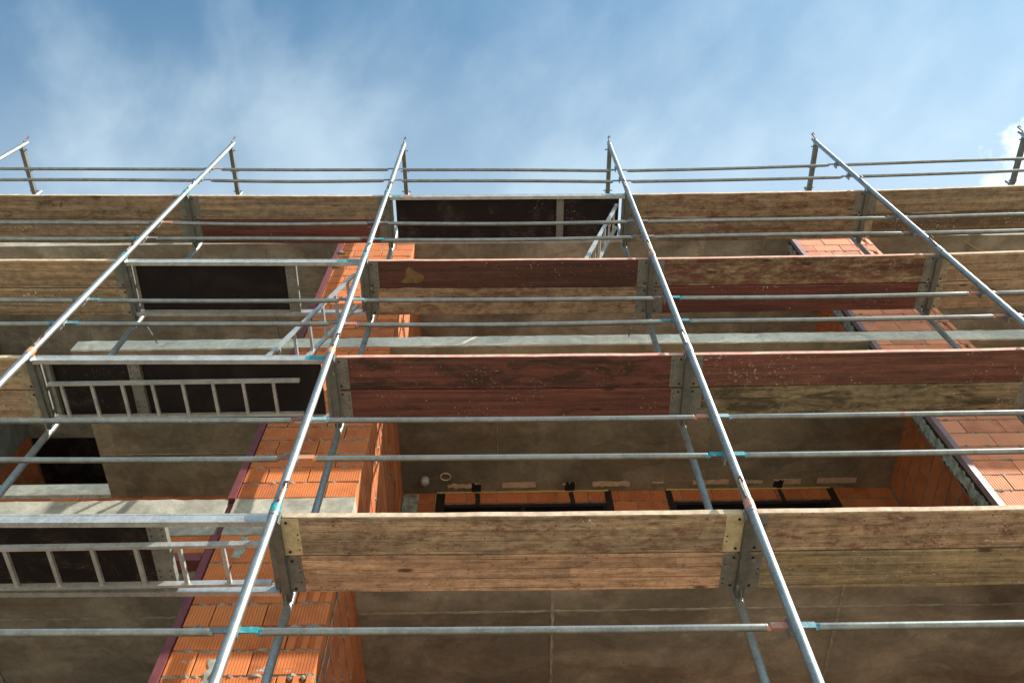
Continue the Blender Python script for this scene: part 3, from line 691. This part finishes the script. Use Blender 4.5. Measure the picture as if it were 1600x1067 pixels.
for i in range(6):
    for k in range(0, 5):
        for wch in ('l', 'u'):
            cl, cr = RAILC.get((i, k, wch), ('', ''))
            z0 = 4+2*k+PZS[i]+SPEC.get((i, k, wch, 0), RZ[wch]); z1 = 4+2*k+PZS[i+1]+SPEC.get((i, k, wch, 1), RZ[wch])
            P = Vector((PXS[i], PYS[i]+.052, z0)); Q = Vector((PXS[i+1], PYS[i+1]+.052, z1)); L = (Q-P).length
            o = empty('guardrail', P, ((0, -math.atan2(Q.z-P.z, Q.x-P.x), math.atan2(Q.y-P.y, Q.x-P.x))))
            ends = [CN[c] for c in (cl, cr) if c]
            pre = {0: 'plain', 1: (ends or [''])[0]+'-ended', 2: '-and-'.join(ends)+'-ended'}[len(ends)] if len(set(ends)) != 1 or len(ends) < 2 else ends[0]+'-ended'
            tag(o, f"{pre} {'upper' if wch == 'u' else 'lower'} guardrail above the {LV[k]}, {BAY[i]}", 'guardrail', 'galvanised guardrails')
            rnd_ = random.Random(i*31+k*7+(wch == 'u')); sag = rnd_.uniform(.002, .016); bow = rnd_.uniform(-.010, .012)
            n = 9; pts = []; rs = []
            for t in range(n+1):
                u = t/n; x = .15+(L-.30)*u; pts.append((x, bow*math.sin(math.pi*u), -sag*math.sin(math.pi*u))); rs.append(RR)
            mb = MB(); 
            # flattened tube ends that lap the upright
            allp = [(.115, 0, 0)]+pts+[(L-.115, 0, 0)]; allr = [(RR*1.25, RR*.55)]+rs+[(RR*1.25, RR*.55)]
            # frame axes: u = d x z = -y ; w = z-ish
            allr = [(r_[1], r_[0]) if isinstance(r_, tuple) else r_ for r_ in allr]
            mb.chain(allp, allr, 14)
            ob = mb.build('rail', M['galv_rail'], o); ob['rust'] = float(rnd_.choice([0, 0, .1, .3, .5])) if not (i == 2 and k == 1 and wch == 'l') else .95
            for side, c in ((0, cl), (1, cr)):
                x0, x1 = (.022, .118) if side == 0 else (L-.118, L-.022)
                e = MB().prism([(-.006, -.020), (.004, -.020), (.004, .020), (-.006, .020)], x0, x1, 'x')
                e.build('flattened_end', M[c] if c else M['galv_rail'], o, (0, -.012, 0))
            for side, c in ((0, cl), (1, cr)):
                if c:
                    x0, x1 = (.118, .140) if side == 0 else (L-.140, L-.118)
                    rb = [(RR*.62, RR*1.28), (RR+.0012, RR+.0012)]
                    if side: rb = rb[::-1]
                    MB().chain([(x0, 0, 0), (x1, 0, 0)], rb, 14).build('painted_end', M[c], o)

# wooden planks -------------------------------------------------------------
TAN = (0.310, 0.238, 0.160); TAN2 = (0.270, 0.208, 0.145); LT = (0.345, 0.262, 0.182); OLV = (0.275, 0.226, 0.145); GRY = (0.310, 0.248, 0.175); PINK = (0.44, 0.300, 0.210); BRN = (0.190, 0.135, 0.092)
# (bay, level): (outer (color, red, dark, speck, cap, words), inner (...))
PL = {
 (0,4): ((TAN2, .0, .75, .0, 'galv', 'grey-brown dark-stained'), (TAN2, .05, .5, .6, 'galv', 'brown cement-specked')),
 (1,4): ((GRY, .05, .2, .0, 'galv', 'grey-tan weathered'), (BRN, .88, .2, .2, 'galv', 'worn red-painted')),
 (3,4): ((TAN, .50, .2, .0, 'galv', 'tan faintly reddened'), (TAN, .50, .5, .1, 'galv', 'tan red-spotted')),
 (4,4): ((GRY, .05, .3, .2, 'galv', 'grey-tan scuffed'), (BRN, .05, .2, .9, 'cream', 'brown white-specked')),
 (0,3): ((TAN, .0, .2, .1, 'galv', 'tan weathered'), (TAN, .05, .3, .7, 'cream', 'tan cement-splashed')),
 (2,3): ((BRN, .99, .15, .1, 'galv', 'dark red painted with yellow stain'), (LT, .50, .2, .0, 'galv', 'pale tan with red streaks')),
 (3,3): ((OLV, .62, .3, .15, 'galv', 'brown with red remnants'), (BRN, .80, .2, .25, 'galv', 'worn red-brown')),
 (4,3): ((LT, .05, .1, .1, 'cream', 'light tan'), (LT, .08, .2, .1, 'cream', 'light tan grained')),
 (0,2): ((TAN, .0, .1, .0, 'cream', 'tan clean'), (LT, .0, .1, .0, 'cream', 'light brown')),
 (2,2): ((BRN, .90, 1.1, .1, 'galv', 'dark red painted'), (BRN, .99, .6, .1, 'galv', 'deep red painted')),
 (3,2): ((TAN, .86, .2, .55, 'galv', 'dusty red paint-flecked'), ((0.24, 0.200, 0.130), .40, .95, .15, 'galv', 'mossy olive-brown')),
 (4,2): ((TAN, .1, .1, .2, 'galv', 'tan'), (GRY, .0, .2, .2, 'galv', 'grey-tan')),
 (0,1): ((TAN, .1, .1, .2, 'galv', 'tan'), (GRY, .0, .2, .2, 'galv', 'grey-tan')),
 (2,1): ((GRY, .48, .35, .1, 'cream', 'grey-brown with red smears'), (PINK, .42, .15, .0, 'galv', 'pinkish tan')),
 (3,1): ((LT, .48, .3, .3, 'galv', 'pale tan red-flecked'), (OLV, .0, .35, .25, 'galv', 'olive-tan')),
 (4,1): ((TAN, .1, .1, .2, 'galv', 'tan'), (GRY, .0, .2, .2, 'galv', 'grey-tan')),
}
PT = .052; PB = -.068
M['edge_tan'] = plain('worn_sunlit_plank_edge', (0.50, 0.40, 0.29), .3, 14, .9, 0, .6, (0.34, 0.25, 0.18)); M['edge_red'] = plain('worn_sunlit_red_plank_edge', (0.46, 0.20, 0.165), .3, 14, .9, 0, .6, (0.46, 0.34, 0.26))  # outer front faces: worn wood, with sunlit brightness put into the colour
def plank(i, k, slot, spec):
    col, red, dark, speck, cap, words = spec
    if k >= 3: col = tuple(c_*(.80 if k == 4 else .88) for c_ in col)  # upper planks darkened to stand in for weaker bounce light up there
    z = 4+2*k; y0 = .045+slot*.309; w = .301
    A = Vector((PXS[i], PYS[i]+y0, z+PZS[i]+PB)); Bq = Vector((PXS[i+1], PYS[i+1]+y0, z+PZS[i+1]+PB)); L = (Bq-A).length
    rnd_ = random.Random(i*17+k*5+slot)
    o = empty('plank', A+Vector((0, 0, rnd_.uniform(-.003, .003))), (0, -math.atan2(Bq.z-A.z, Bq.x-A.x), math.atan2(Bq.y-A.y, Bq.x-A.x)))
    tag(o, f"{words} plank, {'outer' if slot == 0 else 'inner'}, {LV[k]}, {BAY[i]}", 'plank', 'wooden scaffold planks')
    # board with slightly uneven long edges
    n = 14; vs = []; x0, x1 = .040, L-.040; c = .006
    for t in range(n+1):
        x = x0+(x1-x0)*t/n; j0 = rnd_.uniform(-.0022, .0022); j1 = rnd_.uniform(-.0022, .0022); s_ = -.006*math.sin(math.pi*t/n)
        for yy, zz in ((c+j0, 0), (w-c+j1, 0), (w+j1, c), (w+j1, PT-c), (w-c+j1, PT), (c+j0, PT), (j0, PT-c), (j0, c)): vs.append((x, yy-w/2, zz+s_))
    fs = [tuple(range(8))[::-1], tuple(n*8+q for q in range(8))]
    for t in range(n):
        for q in range(8): fs.append((t*8+q, t*8+(q+1) % 8, (t+1)*8+(q+1) % 8, (t+1)*8+q))
    b = MB().add(vs, fs).build('board', M['wood'], o, (0, w/2, 0))
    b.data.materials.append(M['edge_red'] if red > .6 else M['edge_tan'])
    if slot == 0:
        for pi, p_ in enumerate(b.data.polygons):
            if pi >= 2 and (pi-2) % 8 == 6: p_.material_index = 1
    b.color = col+(1,); b['red'] = red; b['dark'] = dark; b['speck'] = speck; b['deep'] = 1.0 if (i, k, slot) == (2, 3, 0) else 0.0
    for e in (0, 1):
        cm = 'galv_dull'
        if cap == 'cream' and (slot == 0 or k >= 2): cm = 'cream'
        if e == 1 and cap == 'cream' and not (i == 2 and k == 1): cm = 'cream'
        pl_ = .034+rnd_.choice([.075, .085, .095, .105]); xa, xb = (.030, pl_) if e == 0 else (L-pl_, L-.030)
        mb = MB().prism([(.006, -.0035), (w-.006, -.0035), (w-.006, -.0005), (.006, -.0005)], xa, xb, 'x')
        mb.box(xa-.002 if e == 0 else xb, xa if e == 0 else xb+.002, .006, w-.006, -.0035, PT)
        mb.build('end_plate', M['cream2' if cm == 'cream' and k > 1 else cm], o)
        hb = MB()
        for yy in (.035, w-.035):
            hb.tube((xa+.030 if e == 0 else xb-.030, yy, -.0035), (xa+.030 if e == 0 else xb-.030, yy, -.0085), .0095, 8)
        xs_ = xb-.018 if e == 0 else xa+.018
        for yy in rnd_.sample([.05, .09, .13, .17, .21, .25], rnd_.choice([2, 3, 4])): hb.tube((xs_, yy, -.0034), (xs_, yy, -.0055), .0055, 7)
        tag(hb.build('rivets', M['tar'], o), kind='stuff')
        hk = MB()
        for yy in (.07, w-.07):
            a_, b_ = (.0, .038) if e == 0 else (L-.038, L)
            hk.box(a_, b_, yy-.02, yy+.02, PT-.004, PT+.008)
        hk.build('hook', M['galv'], o)
    return o
DEF = ((TAN, .1, .1, .2, 'galv', 'tan'), (GRY, .0, .2, .2, 'galv', 'grey-tan'))
PLOBJ = {}
for k in range(0, 5):
    for i in range(6):
        if (i == 1 and k in (1, 2, 3)) or (i == 2 and k == 4): continue
        sp_ = PL.get((i, k), DEF)
        for s_ in (0, 1): PLOBJ[(i, k, s_)] = plank(i, k, s_, sp_[s_])
# yellow stain on the dark red plank
st = PLOBJ[(2, 3, 0)]
M['stain'] = plain('yellow_stain', (0.15, 0.090, 0.038), .3, 20, .85)
vs = []; 
for t in range(22):
    a = 2*math.pi*t/22; r_ = .062+.016*math.cos(a-.4)+rn.uniform(-.007, .007)+.075*math.exp(-((a-1.75)/.30)**2)+.05*math.exp(-((a-3.7)/.35)**2)
    vs.append((.47+r_*math.cos(a)*1.5, .19-r_*math.sin(a)*.95))
MB().prism([(u, v) for u, v in vs], -.0052, -.0038, 'z').build('stain', M['stain'], st)
# aluminium hatch decks ------------------------------------------------------
def hatch_deck(i, k, words, bars, panels, marks):
    z = 4+2*k; A = Vector((PXS[i], PYS[i], z+PZS[i])); Bq = Vector((PXS[i+1], PYS[i+1], z+PZS[i+1])); L = (Bq-A).length
    o = empty('hatch_deck', A, (0, -math.atan2(Bq.z-A.z, Bq.x-A.x), math.atan2(Bq.y-A.y, Bq.x-A.x)))
    tag(o, words, 'scaffold deck', 'aluminium hatch decks')
    y0, y1, zb, zt = .040, .645, -.112, -.030
    for y in (y0, y1-.038):
        MB().prism([(y, zb), (y+.038, zb), (y+.038, zb+.006), (y+.030, zb+.008), (y+.030, zt-.006), (y+.038, zt-.004), (y+.038, zt), (y, zt), (y, zt-.01), (y+.003, zt-.012), (y+.003, zb+.012), (y, zb+.01)], .030, L-.030, 'x').build('side_rail', M['alu'], o)
    for x, w in [(.0285, .032), (L-.0605, .032)]+bars:
        MB().prism([(x, zb+.026), (x+w, zb+.026), (x+w, zt-.012), (x+w*.7, zt-.012), (x+w*.7, zb+.034), (x+w*.3, zb+.034), (x+w*.3, zt-.012), (x, zt-.012)], y0+.039, y1-.039, 'y').build('cross_bar', M['galv_dull'], o)
        if w > .0600:
            rv = MB()
            for yy in (.12, .17, .22, .45, .50, .55):
                for q in (.2, .8): rv.tube((x+w*q, yy, zb+.0262), (x+w*q, yy, zb+.0235), .0055, 7)
            tag(rv.build('rivets', M['tar'], o), kind='stuff')
    for (a, b, mt) in panels: MB().box(a+.002, b-.002, y0+.031, y1-.031, zt-.011, zt-.001).build('panel', M[mt], o)
    for (e0, e1) in ((.0, .045), (L-.045, L)):
        hk = MB()
        for yy in (y0+.02, y1-.06): hk.box(e0, e1, yy, yy+.04, zt-.006, zt+.006)
        hk.build('hook', M['galv'], o)
    for a_, b_, c_ in marks: MB().box(a_ if a_ > 0 else L+a_, b_ if b_ > 0 else L+b_, y0-.0025, y0-.0003, zb+.014, zt-.010).build('paint_mark', M[c_], o)
    return o
L1_ = 2.424
hatch_deck(1, 3, 'aluminium deck with dark panel and open hatch, second deck from top, left of centre', [(1.615, .11)], [(.09, 1.62, 'ply0')], [(-.27, -.06, 'teal')])
hatch_deck(1, 2, 'aluminium deck with closed splashed hatch and ladder stowed below, third deck from top', [(.11, .03), (.77, .095)], [(.09, .80, 'ply1'), (.83, 2.33, 'ply0')], [(-.20, -.05, 'teal')])
hatch_deck(1, 1, 'aluminium deck with open hatch beside the pier, lowest deck in view', [(1.63, .115)], [(.09, 1.64, 'ply2')], [])
hatch_deck(2, 4, 'long aluminium deck with dark panels, centre of the top deck', [(2.055, .085)], [(.09, 2.06, 'ply2'), (2.14, 2.82, 'ply1')], [(.07, .16, 'teal'), (.20, .31, 'coral'), (-.30, -.14, 'pale')])
# ladders --------------------------------------------------------------------
def ladder(p_top, p_bot, ya, yb, words, nr, sp=.28, w=.022, d=.040, off0=.1):
    """stringers run from p_top to p_bot (x,z); at depths ya and yb"""
    T = Vector((p_top[0], 0, p_top[1])); Bv = Vector((p_bot[0], 0, p_bot[1])); d_ = (T-Bv); L = d_.length; ang = -math.atan2(d_.z, d_.x)
    o = empty('ladder', (p_bot[0], (ya+yb)/2, p_bot[1]), (0, ang, 0)); tag(o, words, 'ladder')
    h = (yb-ya)/2
    for s_ in (-1, 1):
        MB().prism([(s_*h-w/2, -d/2), (s_*h+w/2, -d/2), (s_*h+w/2, d/2), (s_*h-w/2, d/2)], 0, L, 'x').build('stringer', M['alu'], o)
    x = off0
    while x < L-.05:
        MB().prism([(x-.012, -.012), (x+.012, -.012), (x+.012, .012), (x-.012, .012)], -h+w/2, h-w/2, 'y').build('rung', M['alu'], o); x += sp
    return o
ladder((-.105, 9.895), (-.640, 8.02), .20, .545, 'sunlit aluminium ladder climbing through the open hatch left of the third upright line', 7)
ladder((2.795, 11.90), (2.215, 10.02), .20, .49, 'sunlit aluminium ladder climbing to the top deck in the centre bay', 7)
ladder((-.25, 7.845), (-2.28, 7.835), .225, .545, 'aluminium ladder stowed flat under the third deck from top', 7, .245)
ladder((-.055, 5.845), (-2.27, 5.835), .20, .515, 'aluminium ladder stowed flat under the lowest deck, reaching past its open hatch', 7, .265)

# wall ties ------------------------------------------------------------------
def tie(a, b, words):
    o = empty('wall_tie', a); tag(o, words, 'wall tie', 'scaffold wall ties'); a = Vector(a); b = Vector(b)-a
    MB().tube((0,0,0), b*.55, .012, 10).build('rod', M['galv'], o); MB().tube(b*.55, b, .006, 8).build('eye_bolt', M['rusty'], o)
tie((-2.34, .74, 9.90), (-2.36, 1.083, 10.13), 'short steel wall tie near the second upright line, at the slab edge')
tie((2.78, .77, 9.97), (2.76, 1.083, 10.14), 'thin steel wall tie near the fourth upright line, at the slab edge')
# wood splinter hanging from the roof soffit at the right
sp = [(7.78, 1.17, 13.004), (7.86, 1.22, 12.96), (7.96, 1.27, 12.93), (8.06, 1.31, 12.93), (8.14, 1.34, 12.95), (8.30, 1.40, 12.90)]
mb = MB()
vs = []
for t, p in enumerate(sp):
    w = [.004, .008, .010, .016, .024, .012][t]; p = Vector(p); vs += [p+Vector((0, -w, 0)), p+Vector((0, w, 0)), p+Vector((0, w, .004)), p+Vector((0, -w, .004))]
fs = [(0,1,2,3), (23,22,21,20)]
for k in range(5):
    for i in range(4): fs.append((4*k+i, 4*k+4+i, 4*k+4+(i+1) % 4, 4*k+(i+1) % 4))
mb.add([tuple(v-Vector(sp[0])) for v in vs], fs)
tag(mb.build('wood_strip', M['splinter'], None, sp[0]), 'curled pale wood strip hanging from the roof slab at the right', 'wood strip')
print('BRICKS', BRICKS[0])
